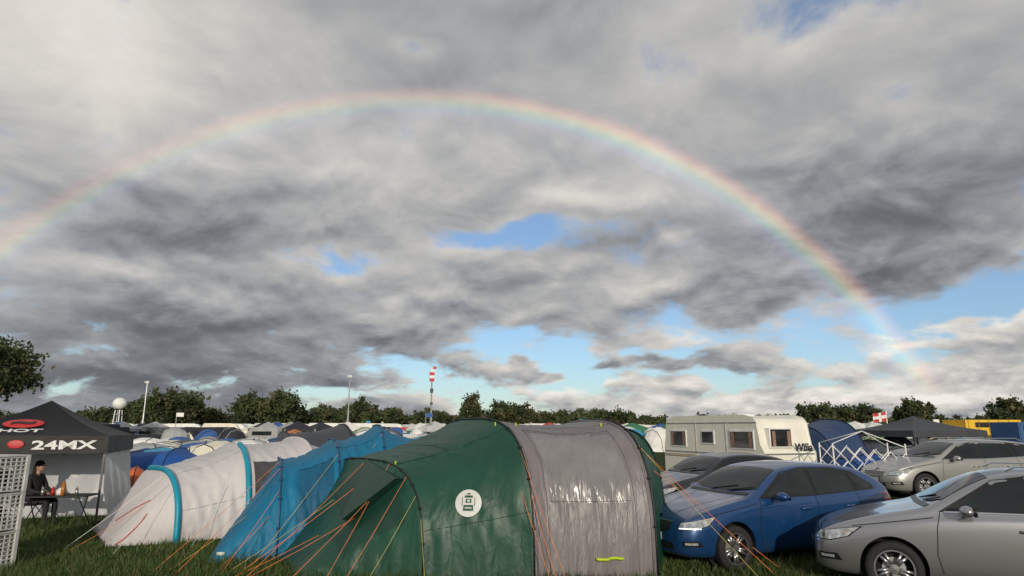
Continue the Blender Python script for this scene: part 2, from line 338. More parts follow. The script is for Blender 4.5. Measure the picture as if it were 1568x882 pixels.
# ------------------------------------------------------------ masts
steel=mat('galvanised_steel',(.45,.46,.47),.4,.7); dsteel=mat('dark_steel',(.06,.06,.065),.4,.5); white=mat('white_paint',(.78,.78,.76),.45); redm=mat('red_paint',(.5,.03,.03),.5); black=mat('black_plastic',(.012,.012,.013),.45)
def mast(name,x,y,h,r,head):
    e=empty(name,(x,y,0)); mb=MB(); mb.tube([(0,0,0),(0,0,h*.45)],r*1.5,0,8); mb.tube([(0,0,h*.45),(0,0,h)],r,0,8)
    if head=='lights':
        mb.box((0,0,h-.1),(.8,.12,.12),0,0)
        for k in(-.3,-.1,.1,.3): mb.box((k,-.12,h+.12),(.17,.2,.3),0,1)
        for a in(0,2.1,4.2): mb.tube([(0,0,h*.35),(math.cos(a)*1.6,math.sin(a)*1.6,0)],.03,0,4)
    else:
        for k in range(4): mb.box((0,0,h-.15-.35*k),(.55,.2,.33),.3,3 if k%2 else 1)
        mb.box((.3,0,h+.2),(.4,.03,.3),0,3)
        mb.box((0,0,h*.72),(.35,.2,.5),0,2); mb.box((0,0,h*.55),(.3,.2,.3),0,2)
    mb.build('mast_structure',[steel,white,black,redm],e)
mast('floodlight_mast',PX(533,120),120,HZ(577,120),.11,'lights')
mast('floodlight_mast',PX(220,125),125,HZ(586,125),.11,'lights')
mast('signal_mast',PX(660,75),75,HZ(566,75),.08,'flag')
e=empty('balloon_light_tower',(PX(181,110),110,0)); mb=MB(); mb.ellipsoid((0,0,HZ(618,110)),(1.05,1.05,.95),0,20,12); 
for a,b in((-.6,-.6),(.6,-.6),(.6,.6),(-.6,.6)): mb.tube([(a,b,0),(a*.6,b*.6,HZ(628,110))],.09,1,5)
for z in(1.5,3,4.2): mb.box((0,0,z),(1.1,1.1,.1),0,1)
mb.build('tower',[white,steel],e,False)
# ------------------------------------------------------------ tents
class Loft:
    def __init__(s,st,sag=.035,px=.62,pz=.62,wr=.016,seed=0): s.st=st;s.sag=sag;s.px=px;s.pz=pz;s.wr=wr;s.seed=seed
    def raw(s,u,v,extra=True):
        n=len(s.st)-1; i=min(int(u),n-1); t=u-i; A,B=s.st[i],s.st[i+1]
        lf=lambda a,b:a+(b-a)*t
        F=Vector((lf(A[0][0],B[0][0]),lf(A[0][1],B[0][1]))); K=Vector((lf(A[1][0],B[1][0]),lf(A[1][1],B[1][1]))); h=lf(A[2],B[2])
        c=(F+K)/2; hf=(F-K)/2; a=math.pi*v; cs=math.cos(a); sn=max(math.sin(a),0)
        X=math.copysign(abs(cs)**s.px,cs); Z=sn**s.pz
        sg=s.sag*4*t*(1-t)
        p=c+hf*X*(1-sg*.8*sn); z=h*Z*(1-sg*(.4+.6*sn))
        q=Vector((p.x,p.y,z))
        if extra and s.wr:
            e=4*t*(1-t); e=min(1,e*2)
            ctr=Vector((c.x,c.y,h*.4)); o=(q-ctr); o.normalize()
            w_=noise.noise(Vector((u*3.1+s.seed,v*5,0)))*1.2+noise.noise(Vector((u*9+s.seed,v*4+u*3,3)))*.8+noise.noise(Vector((u*16-v*12,v*16,7+s.seed)))*.45
            r_=abs(noise.noise(Vector((u*6+v*7+s.seed,v*3-u*2,11)))); r2_=abs(noise.noise(Vector((u*11-v*9+s.seed,v*5+u*3,19))))
            q+=o*s.wr*(w_-1.2*(1-r_*3 if r_<.33 else 0)-.7*(1-r2_*4 if r2_<.25 else 0))*e
        return q
    def nrm(s,u,v):
        a=s.raw(u+.01,v,False)-s.raw(u-.01,v,False) ; b=s.raw(u,v+.01,False)-s.raw(u,v-.01,False); n_=b.cross(a); n_.normalize()
        c=s.raw(u,0,False).lerp(s.raw(u,1,False),.5)
        if n_.dot(s.raw(u,v,False)-c)<0:n_=-n_
        return n_
    def mesh(s,name,mats,fn,parent,nu=30,nv=72,cap=True):
        n=len(s.st)-1; U=nu*n; vs=[];fs=[];ms=[]
        for i in range(U+1):
            for j in range(nv+1): vs.append(s.raw(i/nu if i<U else n-1e-6,j/nv))
        for i in range(U):
            for j in range(nv):
                q=i*(nv+1)+j; fs.append((q,q+1,q+nv+2,q+nv+1)); ms.append(fn(i//nu,(i+.5)/nu%1,(j+.5)/nv))
        for base,sg in((0,1),(U*(nv+1),-1)):
            fs.append(tuple(base+j for j in range(nv+1))); ms.append(fn(0 if base==0 else n-1,0,.1))
        mb=MB(); mb.add(vs,[]); mb.f=fs; mb.m=ms
        return mb.build(name,mats,parent,True)
    def pole(s,mb,u,r,m,off=.0,flat=None,n=40,v0=0,v1=1):
        u=min(u,len(s.st)-1-1e-6)
        pts=[s.raw(u,v0+(v1-v0)*j/n,False) for j in range(n+1)]
        c=pts[0].lerp(pts[-1],.5)
        pts=[p+(p-c).normalized()*off for p in pts]
        mb.tube(pts,r,m,8); return pts
def guy(mb,a,b,m=0,r=.004):
    a=Vector(a);b=Vector(b); mid=a.lerp(b,.5)-Vector((0,0,.02)); mb.tube([a,mid,b],r,m,4)
    mb.tube([b+Vector((0,0,.06)),b-Vector((0,0,.05))],.008,1,5)
orange=mat('guy_line_orange',(.75,.20,.05),.6); yellow=mat('guy_line_yellow',(.50,.40,.10),.6); peg=mat('peg_steel',(.4,.4,.4),.3,.9); lime=mat('lime_tape',(.45,.6,.02),.5)
gfab=mat('green_tent_fabric',(.010,.072,.045),.46,var=.16,vscale=1.6,bump=.45,bscale=4.5,stretch=(1,1,.5),trans=.12,dirt=.3,bdet=3)
gdk=mat('dark_green_tent_fabric',(.008,.048,.031),.5,var=.1,bump=.35,bscale=6,trans=.08)
gry=mat('grey_tent_fabric',(.205,.19,.202),.42,var=.10,vscale=2,bump=.5,bscale=5,stretch=(2.4,1,.5),trans=.12,dirt=.25,bdet=3)
wht=mat('tent_print_white',(.62,.64,.62),.5)
# --- green tunnel tent (the glossier see-through door window is its own material on the same skin)
pvc=mat('tent_window_pvc',(.20,.195,.202),.27,var=.12,vscale=3,bump=.6,bscale=5,stretch=(2.6,1,.5),bdet=2)
E=empty('green_tunnel_tent')
G=Loft([((-3.05,9.62),(-4.3,12.2),.04),((-1.22,9.35),(-3.55,12.6),1.54),((.30,9.3),(-1.62,12.7),2.19),((2.02,9.55),(.68,12.9),2.17),((2.50,11.0),(1.30,13.3),2.02)],seed=1,wr=.024)
def gmat(s,t,v):
    if s==2: return 3 if (.16<t<.84 and .10<v<.345) else 1
    return 2 if (s==0 and .12<v<.30 and .35<t<.9) else 0
G.mesh('flysheet',[gfab,gry,gdk,pvc],gmat,E)
mb=MB()
for u in(1,2,3,4): 
    pts=G.pole(mb,u,.013,0,.012)
    for j in range(2,39,4):
        mb.box(pts[j],(.05,.05,.03),0,0)
for u,m_ in((2.03,2),(2.97,2)): G.pole(mb,u,.012,m_,.004)
mb.build('poles_and_clips',[black,black,gry],E,True)
mb=MB()
def seamline(mb,Lf,pts,r,m,off=.01,n=14):
    P_=[]
    for (a,b),(c,d) in zip(pts[:-1],pts[1:]):
        for k in range(n+1): 
            u=a+(c-a)*k/n; v=b+(d-b)*k/n; P_.append(Lf.raw(u,v)+Lf.nrm(u,v)*off)
    mb.tube(P_,r,m,5)
for pts in ([(2.14,.0),(2.14,.36),(2.86,.36),(2.86,.0)],[(2.16,.345),(2.84,.345)],[(2.16,.10),(2.84,.10)],[(2.03,.42),(2.97,.42)]): seamline(mb,G,pts,.005,0,.004,24)
for pts in ([(1.02,.40),(1.98,.36)],[(.1,.3),(.98,.36)],[(1.02,.08),(1.98,.08)],[(3.02,.3),(3.96,.3)],[(1.5,.38),(1.5,.62)]): seamline(mb,G,pts,.005,1,.002)
for u in(2.14,2.86,1.03,1.97): 
    for v in(.40,): p=G.raw(u,v)+G.nrm(u,v)*.02; mb.box(p,(.02,.02,.06),0,2)
seamline(mb,G,[(2.50,.012),(2.72,.012)],.022,2,.05)
mb.build('seams_and_tabs',[mat('grey_seam',(.13,.125,.13),.6),gdk,lime],E,True)
mb=MB()
A_=[G.raw(.55,.30),G.raw(.98,.30),G.raw(.98,.50),G.raw(.62,.50)]; up=Vector((-.10,-.14,.02))
A2=[A_[0]+up*1.3,A_[1]+up,A_[2]+Vector((0,0,.05)),A_[3]+Vector((0,0,.05))]
mb.add(A_+A2,[(4,5,6,7),(0,4,7,3),(1,2,6,5),(0,1,5,4)],0); mb.build('vent_hood',[gdk],E,False,.01)
# emblem
tgt=Vector((-.60,9.85,.86)); best=min(((G.raw(u/40,v/100)-tgt).length,u/40,v/100) for u in range(40,80) for v in range(3,50))
u0,v0=best[1],best[2]; ctr=G.raw(u0,v0,False); nn=G.nrm(u0,v0); eu=Vector((nn.y,-nn.x,0)).normalized(); 
if eu.x<0: eu=-eu
ev=nn.cross(eu); 
if ev.z<0: ev=-ev
def emb(x,y,o=.045): return ctr+eu*x+ev*y+nn*o
mb=MB(); n_=40; r1=.185
mb.add([emb(math.cos(k*6.2832/n_)*r1,math.sin(k*6.2832/n_)*r1) for k in range(n_)],[tuple(range(n_))],0)
def plate(x,y,w_,h_,m,o): mb.add([emb(x-w_/2,y-h_/2,o),emb(x+w_/2,y-h_/2,o),emb(x+w_/2*.9,y+h_/2,o),emb(x-w_/2*.9,y+h_/2,o)],[(0,1,2,3)],m)
plate(0,.088,.12,.03,1,.049); plate(0,.03,.085,.055,1,.049); plate(0,-.065,.15,.08,1,.049); plate(0,.125,.05,.02,1,.049); plate(0,-.065,.10,.015,0,.052); plate(0,.03,.035,.03,0,.052)
for sx_ in(-1,1): plate(sx_*.088,.02,.010,.12,1,.049)
mb.build('emblem',[wht,gfab],E)
mb=MB()
for (u,v,x,y,m_) in [(1,.42,-2.45,8.7,0),(1,.30,-2.2,8.6,0),(1,.5,-3.6,8.9,0),(1,.2,-1.9,8.5,2),(.9,.45,-3.9,9.6,0),(.6,.3,-3.7,9.3,0),(.6,.5,-4.1,9.8,2),(2,.40,.55,8.4,0),(2,.26,.75,8.3,0),(3,.42,3.7,9.5,0),(3,.28,3.4,9.3,2),(3,.5,3.95,9.9,0),(2,.12,.62,8.6,0),(1,.12,-1.05,8.5,2),(.95,.36,-3.0,8.9,0),(.3,.4,-3.95,9.2,0)]:
    guy(mb,G.raw(u,v),(x,y,0),m_)
mb.build('guy_lines',[orange,peg,yellow],E)
# --- blue tunnel tent
bfab=mat('blue_tent_fabric',(.010,.175,.33),.58,var=.12,vscale=1.6,bump=.4,bscale=4.5,trans=.10,dirt=.15,spec=.3,bdet=3); bdk=mat('dark_blue_tent_fabric',(.01,.10,.20),.6,var=.12,bump=.35,bscale=6,trans=.06,spec=.3)
E=empty('blue_tunnel_tent')
B_=Loft([((-4.70,10.55),(-5.4,12.7),.04),((-3.75,10.9),(-4.95,14.0),1.48),((-2.9,11.3),(-4.25,15.0),1.82),((-2.25,11.9),(-3.5,16.0),2.10),((-.9,12.6),(-2.4,16.6),1.78)],seed=5,sag=.05,wr=.026)
B_.mesh('flysheet',[bfab,bdk],lambda s,t,v:(1 if (s==1 and .06<v<.30 and t>.3 and t<.9) else 0),E)
mb=MB()
for u in(1,2,3): 
    pts=B_.pole(mb,u,.014,0,.012)
    for j in range(2,39,4): mb.box(pts[j],(.05,.05,.03),0,0)
mb.build('poles_and_clips',[mat('blue_pole_sleeve',(.01,.05,.13),.4)],E,True)
mb=MB()
for (u,v,x,y,m_) in [(1,.35,-4.75,9.6,0),(1,.45,-5.2,9.9,0),(2,.3,-3.9,10.2,2),(.5,.3,-5.0,9.9,2),(2,.42,-4.3,10.1,0),(1,.2,-4.1,9.6,0),(3,.35,-3.3,10.4,0)]: guy(mb,B_.raw(u,v),(x,y,0),m_)
mb.build('guy_lines',[orange,peg,yellow],E)
mb=MB(); seamline(mb,B_,[(.1,.35),(.97,.35)],.005,0,.003); seamline(mb,B_,[(2.03,.36),(2.97,.36)],.005,0,.003); seamline(mb,B_,[(1.28,.06),(1.28,.30),(1.9,.30),(1.9,.06)],.006,0,.004)
mb.box(B_.raw(.2,.08)+Vector((0,-.03,0)),(.12,.02,.05),0,1); mb.build('seams',[bdk,wht],E,True)
# --- white air tent
wfab=mat('offwhite_tent_fabric',(.78,.745,.75),.6,var=.04,vscale=1.4,bump=.38,bscale=3.5,trans=.25,dirt=.5,bdet=3); teal=mat('teal_air_beam',(.0,.27,.40),.45,bump=.2,bscale=9); dgr=mat('dark_mesh_panel',(.07,.065,.065),.6,var=.2,vscale=5,bump=.4,bscale=8)
E=empty('white_inflatable_tent')
Wt=Loft([((-7.15,12.0),(-8.6,13.9),.05),((-6.1,12.35),(-8.1,14.3),1.24),((-5.12,13.1),(-7.6,17.0),1.72),((-4.0,13.8),(-6.4,17.8),1.80),((-3.1,14.9),(-5.6,18.3),1.5)],seed=9,sag=.045,wr=.019,px=.7,pz=.7)
Wt.mesh('flysheet',[wfab,dgr],lambda s,t,v:(1 if (s==2 and .07<v<.27 and t>.10 and t<.85) else 0),E)
mb=MB(); Wt.pole(mb,1,.055,0,.03,v1=.55); Wt.pole(mb,2,.055,0,.03,v1=.42); Wt.pole(mb,3,.045,1,.0)
mb.build('air_beams',[teal,wfab],E,True)
mb=MB(); seamline(mb,Wt,[(.05,.3),(.95,.3)],.005,0,.004); seamline(mb,Wt,[(1.05,.36),(1.95,.36)],.005,0,.004); seamline(mb,Wt,[(1.05,.1),(1.95,.1)],.005,0,.004)
seamline(mb,Wt,[(.15,.02),(.6,.2)],.010,1); seamline(mb,Wt,[(.25,.45),(.7,.3)],.008,1)
mb.build('seams',[mat('offwhite_seam',(.4,.38,.37),.6),redm],E,True)
mb=MB()
for (u,v,x,y,m_) in [(1,.4,-7.7,11.7,0),(1,.25,-6.6,11.3,0),(2,.3,-5.6,11.9,0),(.6,.3,-7.5,11.5,2)]: guy(mb,Wt.raw(u,v),(x,y,0),m_)
mb.build('guy_lines',[white,peg,orange],E)
# --- smaller tents behind
def dome(name,x,y,L_,W_,h,rz,col,seed,mats2=None):
    E=empty(name,(x,y,0),rz); l=L_/2;w2=W_/2
    T=Loft([((-l,-w2*.5),(-l,w2*.5),.05),((-l*.5,-w2),(-l*.5,w2),h*.9),((l*.2,-w2),(l*.2,w2),h),((l,-w2*.6),(l,w2*.6),h*.35)],seed=seed,px=.75,pz=.75,wr=.03)
    T.mesh('flysheet',[col],lambda s,t,v:0,E,14,32); mb=MB()
    for u in(1,2): T.pole(mb,u,.015,0,.01)
    mb.build('poles',[black],E,True)
dk=mat('charcoal_tent_fabric',(.045,.05,.06),.55,bump=.4,bscale=5); ch2=mat('grey_blue_tent_fabric',(.13,.15,.18),.55,bump=.4,bscale=5); blu=mat('royal_blue_tarp',(.015,.085,.32),.6,bump=.5,bscale=4,spec=.3); org=mat('orange_tent_fabric',(.65,.13,.03),.5,bump=.4); nav=mat('navy_tent_fabric',(.02,.045,.12),.5,bump=.4,bscale=4); wt2=mat('pale_tent_fabric',(.62,.62,.62),.5,bump=.4,bscale=4,trans=.2)
dome('charcoal_tunnel_tent',-5.6,19.8,4.8,3.4,2.15,.5,dk,21)
dome('grey_dome_tent',-8.2,21.5,3.6,2.6,1.62,.2,wt2,22)
dome('blue_dome_tent',-13.0,25,4.4,3.0,1.30,.1,blu,23)
dome('orange_dome_tent',-12.9,22.6,1.7,1.5,.78,.4,org,24)
dome('blue_dome_tent',-10.8,28,4.5,2.6,1.30,-.1,blu,29)
dome('navy_tunnel_tent',11.2,24,4.0,3.6,2.35,.3,nav,25)
dome('blue_dome_tent',10.9,20.6,2.8,2.2,1.25,.1,blu,26)
dome('white_dome_tent',12.2,20.8,3.4,2.4,1.42,.35,wt2,27)
dome('grey_dome_tent',14.8,26,3.0,2.6,1.75,.1,ch2,28)
# ------------------------------------------------------------ gazebos
def gazebo(name,cx,cy,rz,s,ze,zl,za,fab,legm):
    E=empty(name,(cx,cy,0),rz); h=s/2; mb=MB(); n=10
    cor=[(-h,-h),(h,-h),(h,h),(-h,h)]
    for k in range(4):
        a=cor[k];b=cor[(k+1)%4]; vs=[];fs=[]
        for i in range(n+1):
            for j in range(n+1):
                t=i/n;r_=j/n; x=a[0]+(b[0]-a[0])*t; y=a[1]+(b[1]-a[1])*t; 
                sag=-.10*math.sin(math.pi*t)*(1-r_)*r_*2-.12*math.sin(math.pi*r_)*.6
                vs.append((x*(1-r_),y*(1-r_),ze+(za-ze)*r_+sag))
        for i in range(n):
            for j in range(n): q=i*(n+1)+j; fs.append((q,q+n+1,q+n+2,q+1))
        mb.add(vs,fs,0)
        vs=[];m2=16
        for i in range(m2+1):
            t=i/m2; x=a[0]+(b[0]-a[0])*t; y=a[1]+(b[1]-a[1])*t; ox=x*.006*math.sin(t*19); vs+= [(x*1.003,y*1.003,ze+.002),(x*1.01+ox,y*1.01+ox,zl)]
        mb.add(vs,[(2*i,2*i+1,2*i+3,2*i+2) for i in range(m2)],0)
    mb.build('canopy',[fab],E,True)
    mb=MB()
    for a in cor:
        x,y=a[0]*.97,a[1]*.97; mb.box((x,y,ze/2),(.04,.04,ze),0,0); mb.box((x,y,.01),(.12,.12,.02),0,0)
    for k in range(4):
        a=Vector((*cor[k],0))*.97;b=Vector((*cor[(k+1)%4],0))*.97; q_=[a.lerp(b,t) for t in(0,.25,.5,.75,1)]
        for i in range(4):
            z1,z2=(ze-.05,ze-.38) if i%2==0 else (ze-.38,ze-.05)
            mb.tube([q_[i]+Vector((0,0,z1)),q_[i+1]+Vector((0,0,z2))],.012,0,4); mb.tube([q_[i]+Vector((0,0,z2)),q_[i+1]+Vector((0,0,z1))],.012,0,4)
    mb.tube([(0,0,ze-.3),(0,0,za-.05)],.02,0,6)
    mb.build('frame',[legm],E); return E
blkfab=mat('black_canopy_fabric',(.010,.010,.013),.55,bump=.3,bscale=4,spec=.3)
E=gazebo('black_canopy_gazebo',-10.55,14.95,R(21),3.0,1.88,1.52,2.66,blkfab,dsteel)
wallm=mat('white_gazebo_wall',(.86,.87,.90),.4,var=.05,bump=.6,bscale=3,trans=.5)
def wall(a,b,z0,z1,name,fl=0):
    vs=[];fs=[];n=40;mm=12
    d=Vector((b[0]-a[0],b[1]-a[1],0)); nn_=Vector((-d.y,d.x,0)).normalized()
    for i in range(n+1):
        for j in range(mm+1):
            t=i/n; s_=j/mm; p=Vector((a[0],a[1],z0))+d*t+Vector((0,0,(z1-z0)*s_)); p+=nn_*(.04*math.sin(t*23+s_*2)+.05*noise.noise(Vector((t*7,s_*3,2)))-fl*(1-s_))*(1-s_*.6); vs.append(p)
    for i in range(n):
        for j in range(mm): q=i*(mm+1)+j; fs.append((q,q+mm+1,q+mm+2,q+1))
    mb=MB(); mb.add(vs,fs); mb.build(name,[wallm],E,True)
wall((1.47,-1.35),(1.47,1.40),.02,1.56,'side_wall',.20); wall((1.40,.75),(-1.40,.75),.02,1.70,'back_wall')
gprint=mat('canopy_print_white',(.7,.7,.7),.5)
rx_=R(90)
text_obj('24MX','print_valance',.24,gprint,E,(.72,-1.535,1.69),(rx_,0,0),sx=1.9)
text_obj('MX','print_valance_edge',.24,gprint,E,(-1.02,-1.535,1.69),(rx_,0,0),sx=1.9)
mb=MB(); mb.ellipsoid((0,0,0),(.15,.012,.085),0,20,8); o=mb.build('print_badge_small',[redm],E,True); o.location=(-.12,-1.53,1.72)
sl=math.atan2(.75,1.5)
mb=MB(); mb.ellipsoid((0,0,0),(.38,.20,.012),0,28,8); o=mb.build('print_badge',[redm],E,True); o.location=(-.22,-.88,2.14); o.rotation_euler=(sl,0,0)
text_obj('SHOT','print_roof',.18,gprint,E,(-.25,-1.24,1.99),(sl,0,0),sx=2)
text_obj('~','print_badge_mark',.6,black,E,(-.22,-.88,2.165),(sl,0,0),sx=1.2)
gazebo('black_canopy_gazebo',-13.9,19.4,R(5),3.0,2.15,1.85,2.6,blkfab,dsteel)
gazebo('charcoal_canopy_gazebo',15.6,25.5,R(12),3.2,1.95,1.72,2.5,dk,dsteel)
# collapsed white frame
E=empty('bare_gazebo_frame',(10.0,19.0,0),R(-8)); mb=MB()
q_=[Vector((-.75+1.95*i/5,0,0)) for i in range(6)]
for yo in(0,1.2):
    for i in range(5):
        for z1,z2 in((1.55,1.1),(1.1,1.55),(1.12,.7),(.7,1.12)):
            mb.tube([q_[i]+Vector((0,yo,z1-.05*i)),q_[i+1]+Vector((0,yo,z2-.05*i))],.014,0,5)
for p in(( -.75,0),(1.2,0),(-.75,1.2),(1.2,1.2)): mb.tube([(p[0],p[1],0),(p[0],p[1],1.6)],.022,0,6)
mb.tube([(-.75,0,1.6),(.3,.6,1.95),(1.2,1.2,1.5)],.015,0,5); mb.tube([(1.2,0,1.5),(.3,.6,1.95),(-.75,1.2,1.6)],.015,0,5)
mb.build('struts',[white],E,True)
# flag
E=empty('flag_on_pole',(PX(1357,40),40,0)); mb=MB(); mb.tube([(0,0,0),(0,0,3.05)],.03,0,6)
vs=[(-.8*i/8,.06*math.sin(i),3.0-.55*j/3-.06*i/8*2) for i in range(9) for j in range(4)]
for i in range(8):
    for j in range(3): q=i*4+j; mb.add([vs[q],vs[q+1],vs[q+5],vs[q+4]],[(0,1,2,3)],2 if (j==1 or i in(3,4)) else 1)
mb.build('flag',[steel,redm,white],E)
# ------------------------------------------------------------ caravan
cream=mat('caravan_cream_panel',(.80,.78,.68),.35,var=.05,bump=.05,bscale=12,coat=.2); trim=mat('aluminium_trim',(.5,.5,.48),.35,.8); glassd=mat('tinted_glass',(.02,.022,.025),.06,var=.3,vscale=2,spec=.8); brown=mat('caravan_stripe',(.45,.38,.28),.5); curt=mat('curtain',(.30,.17,.12),.8,var=.3,vscale=9)
E=empty('touring_caravan',(7.95,21.0,0),R(20)); CL,CW,CH=5.5,2.1,2.37
prof=[(0,.45),(0,1.25),(.16,1.5),(.28,2.2),(.42,2.34),(.8,2.42),(4.9,2.42),(5.3,2.30),(5.42,1.6),(5.5,1.3),(5.5,.45)]
mb=MB(); n=len(prof); vs=[(0,a,b) for a,b in prof]+[(CW,a,b) for a,b in prof]
mb.add(vs,[tuple(range(n)),tuple(range(2*n-1,n-1,-1))]+[(i,(i+1)%n,(i+1)%n+n,i+n) for i in range(n)],0)
o=mb.build('body',[cream],E,False,.06); o.modifiers['bevel'].segments=4
mb=MB()
def win(y,z,w_,h_):
    mb.box((-.012,y,z),(.03,w_+.10,h_+.10),0,1); mb.box((-.025,y,z),(.03,w_,h_),0,0)
win(.95,1.66,1.1,.52); win(2.75,1.72,.62,.38); win(4.55,1.66,.9,.52)
for y,w_ in((.95,1.1),(4.55,.9)):
    for s_ in(-1,1): mb.box((-.035,y+s_*w_*.4,1.66),(.025,w_*.12,.48),0,4)
mb.box((-.01,CL/2,1.18),(.02,CL*.99,.05),0,2); mb.box((-.01,CL/2,2.22),(.02,CL*.93,.04),0,2); mb.box((-.012,CL/2,1.05),(.02,CL*.99,.09),0,3)
for y in(1.75,3.45): mb.box((-.01,y,1.4),(.02,.03,1.7),0,2)
mb.box((.78,.13,1.72),(.90,.20,.64),0,1); mb.box((.78,.105,1.72),(.80,.20,.56),0,0); mb.box((.78,-.005,1.45),(.8,.01,.02),0,1)
for s_ in(-1,1): mb.box((.78+s_*.30,.0,1.7),(.12,.02,.48),0,4)
mb.box((CW/2,-.01,1.22),(CW*.97,.02,.05),0,2); mb.box((CW/2,-.01,.8),(CW*.97,.02,.04),0,2)
mb.box((1.0,2.2,2.47),(.7,.7,.10),0,1); mb.box((.9,4.2,2.46),(.4,.4,.08),0,1)
mb.tube([(-.02,2.6,.33),(.2,2.6,.33)],.33,5,20); mb.tube([(-.03,2.6,.33),(.1,2.6,.33)],.2,1,16)
mb.tube([(.5,0,.45),(1.05,-1.1,.45),(1.6,0,.45)],.04,2,6); mb.build('fittings',[glassd,white,trim,brown,curt,black],E,False,.008)
text_obj('Willa','name_script',.34,black,E,(1.64,-.015,1.42),(R(90),0,0),ext=.002)
# yellow lorry + blue container
yl=mat('yellow_vehicle_paint',(.80,.50,.03),.4,coat=.4); bl=mat('blue_container_paint',(.03,.10,.25),.5)
E=empty('yellow_box_lorry',(PX(1500,48),48,0),R(4)); mb=MB(); mb.box((0,0,1.65),(4.2,2.3,1.9),0,0); mb.box((-2.85,0,1.2),(1.4,2.2,1.5),0,0); mb.box((-3.3,0,1.6),(.56,2.0,.6),0,1); mb.box((-2.8,-1.09,1.6),(.8,.06,.5),0,1)
for k in range(6): mb.box((-1.9+.76*k,-1.17,1.65),(.06,.05,1.85),0,3)
mb.box((.2,-1.18,2.25),(3.2,.03,.35),0,2)
for k in(-2.6,1.2): mb.tube([(k,-1.1,.45),(k,1.1,.45)],.45,2,16)
mb.build('bodywork',[yl,glassd,black,mat('yellow_rib',(.6,.36,.02),.5)],E,False,.03)
E=empty('blue_shipping_container',(PX(1575,42),42,0),R(3)); mb=MB(); mb.box((0,0,1.25),(3.6,2.3,2.3),0,0)
for k in range(14): mb.box((-1.7+.26*k,-1.17,1.25),(.1,.06,2.1),0,0)
mb.build('box',[bl],E,False,.02)
# ------------------------------------------------------------ wire crate stack
E=empty('wire_crate_stack',(-8.0,10.05,0),R(-14)); mb=MB()
for zb in(0.0,.55,1.1):
    for y_ in(-.3,.3):
        for i in range(12): mb.box((-.5+i*.09,y_,zb+.27),(.018,.012,.50),0,0)
        for j in range(9): mb.box((-.005,y_+.001,zb+.03+j*.06),(1.0,.014,.016),0,0)
    for x_ in(-.5,.5):
        for i in range(8): mb.box((x_,-.29+i*.083,zb+.27),(.012,.018,.50),0,0)
        for j in range(9): mb.box((x_,0,zb+.03+j*.06),(.014,.6,.016),0,0)
    for x_ in(-.5,.5):
        for y_ in(-.3,.3): mb.box((x_,y_,zb+.27),(.05,.05,.54),0,0)
    mb.box((0,0,zb+.03),(.96,.56,.02),0,0); mb.box((0,0,zb+.535),(1.04,.64,.018),0,0); mb.box((-.05,0,zb+.2),(.7,.4,.28),0,1)
mb.build('crates',[mat('white_crate_plastic',(.62,.62,.6),.5,var=.25),black],E)
# ------------------------------------------------------------ table, chair, items under gazebo
def camp_table(x,y,rz,L_,W_,h):
    E=empty('folding_table',(x,y,0),rz); mb=MB(); mb.box((0,0,h),(L_,W_,.035),0,0)
    for s_ in(-1,1):
        mb.tube([(s_*L_*.42,-W_*.45,0),(s_*L_*.36,W_*.4,h)],.014,1,6); mb.tube([(s_*L_*.42,W_*.45,0),(s_*L_*.36,-W_*.4,h)],.014,1,6)
    mb.build('table',[black,dsteel],E,False,.006); return E
camp_table(-9.75,14.5,.15,1.3,.6,.62)
E=empty('drinks_cans',(-9.7,14.45,.638)); mb=MB()
for x,y,r_,h_,m_ in[(-.4,0,.033,.12,0),(-.25,.1,.033,.12,1),(.1,-.1,.04,.24,2),(.3,.05,.033,.12,0),(-.05,.08,.1,.1,3)]: mb.tube([(x,y,0),(x,y,h_)],r_,m_,12); mb.tube([(x,y,h_),(x,y,h_+.05)],r_*.9,m_,12,r2=r_*.35)
mb.build('cans',[trim,redm,mat('amber_bottle',(.45,.16,.03),.1),white],E,True)
def chair(x,y,rz):
    E=empty('camping_chair',(x,y,0),rz); mb=MB(); mb.box((0,0,.42),(.48,.5,.03),0,0); M=Matrix.Rotation(R(-12),3,'Y'); mb.box((-.27,0,.70),(.03,.5,.52),0,0,M)
    for s_ in(-1,1):
        mb.tube([(.22,s_*.27,0),(-.25,s_*.27,.45)],.012,1,6); mb.tube([(-.22,s_*.27,0),(.22,s_*.27,.62)],.012,1,6); mb.tube([(-.22,s_*.27,.42),(-.33,s_*.27,.96)],.012,1,6); mb.box((0,s_*.29,.63),(.48,.06,.03),0,0)
    mb.build('chair',[black,dsteel],E,False,.008)
chair(-10.5,14.75,-.1)
def skin(name,chains,root,mats,parent,sub=2):
    bm=bmesh.new(); lay=bm.verts.layers.skin.verify(); V={}
    for ch in chains:
        prev=None
        for (k,co,r_) in ch:
            if k not in V:
                v=bm.verts.new(co); v[lay].radius=(r_,r_); V[k]=v
            if prev is not None and not bm.edges.get((prev,V[k])): bm.edges.new((prev,V[k]))
            prev=V[k]
    V[root][lay].use_root=True
    me=bpy.data.meshes.new(name); bm.to_mesh(me); me.materials.append(mats); o=link(bpy.data.objects.new(name,me),parent)
    o.modifiers.new('skin','SKIN').use_smooth_shade=True; s=o.modifiers.new('sub','SUBSURF'); s.levels=sub; s.render_levels=sub; return o
skinm=mat('skin',(.42,.25,.18),.5,var=.06); hairm=mat('dark_hair',(.02,.012,.008),.6,var=.3,vscale=40,bump=.6,bscale=60); jacket=mat('black_jacket',(.02,.02,.023),.8,bump=.4,bscale=15)
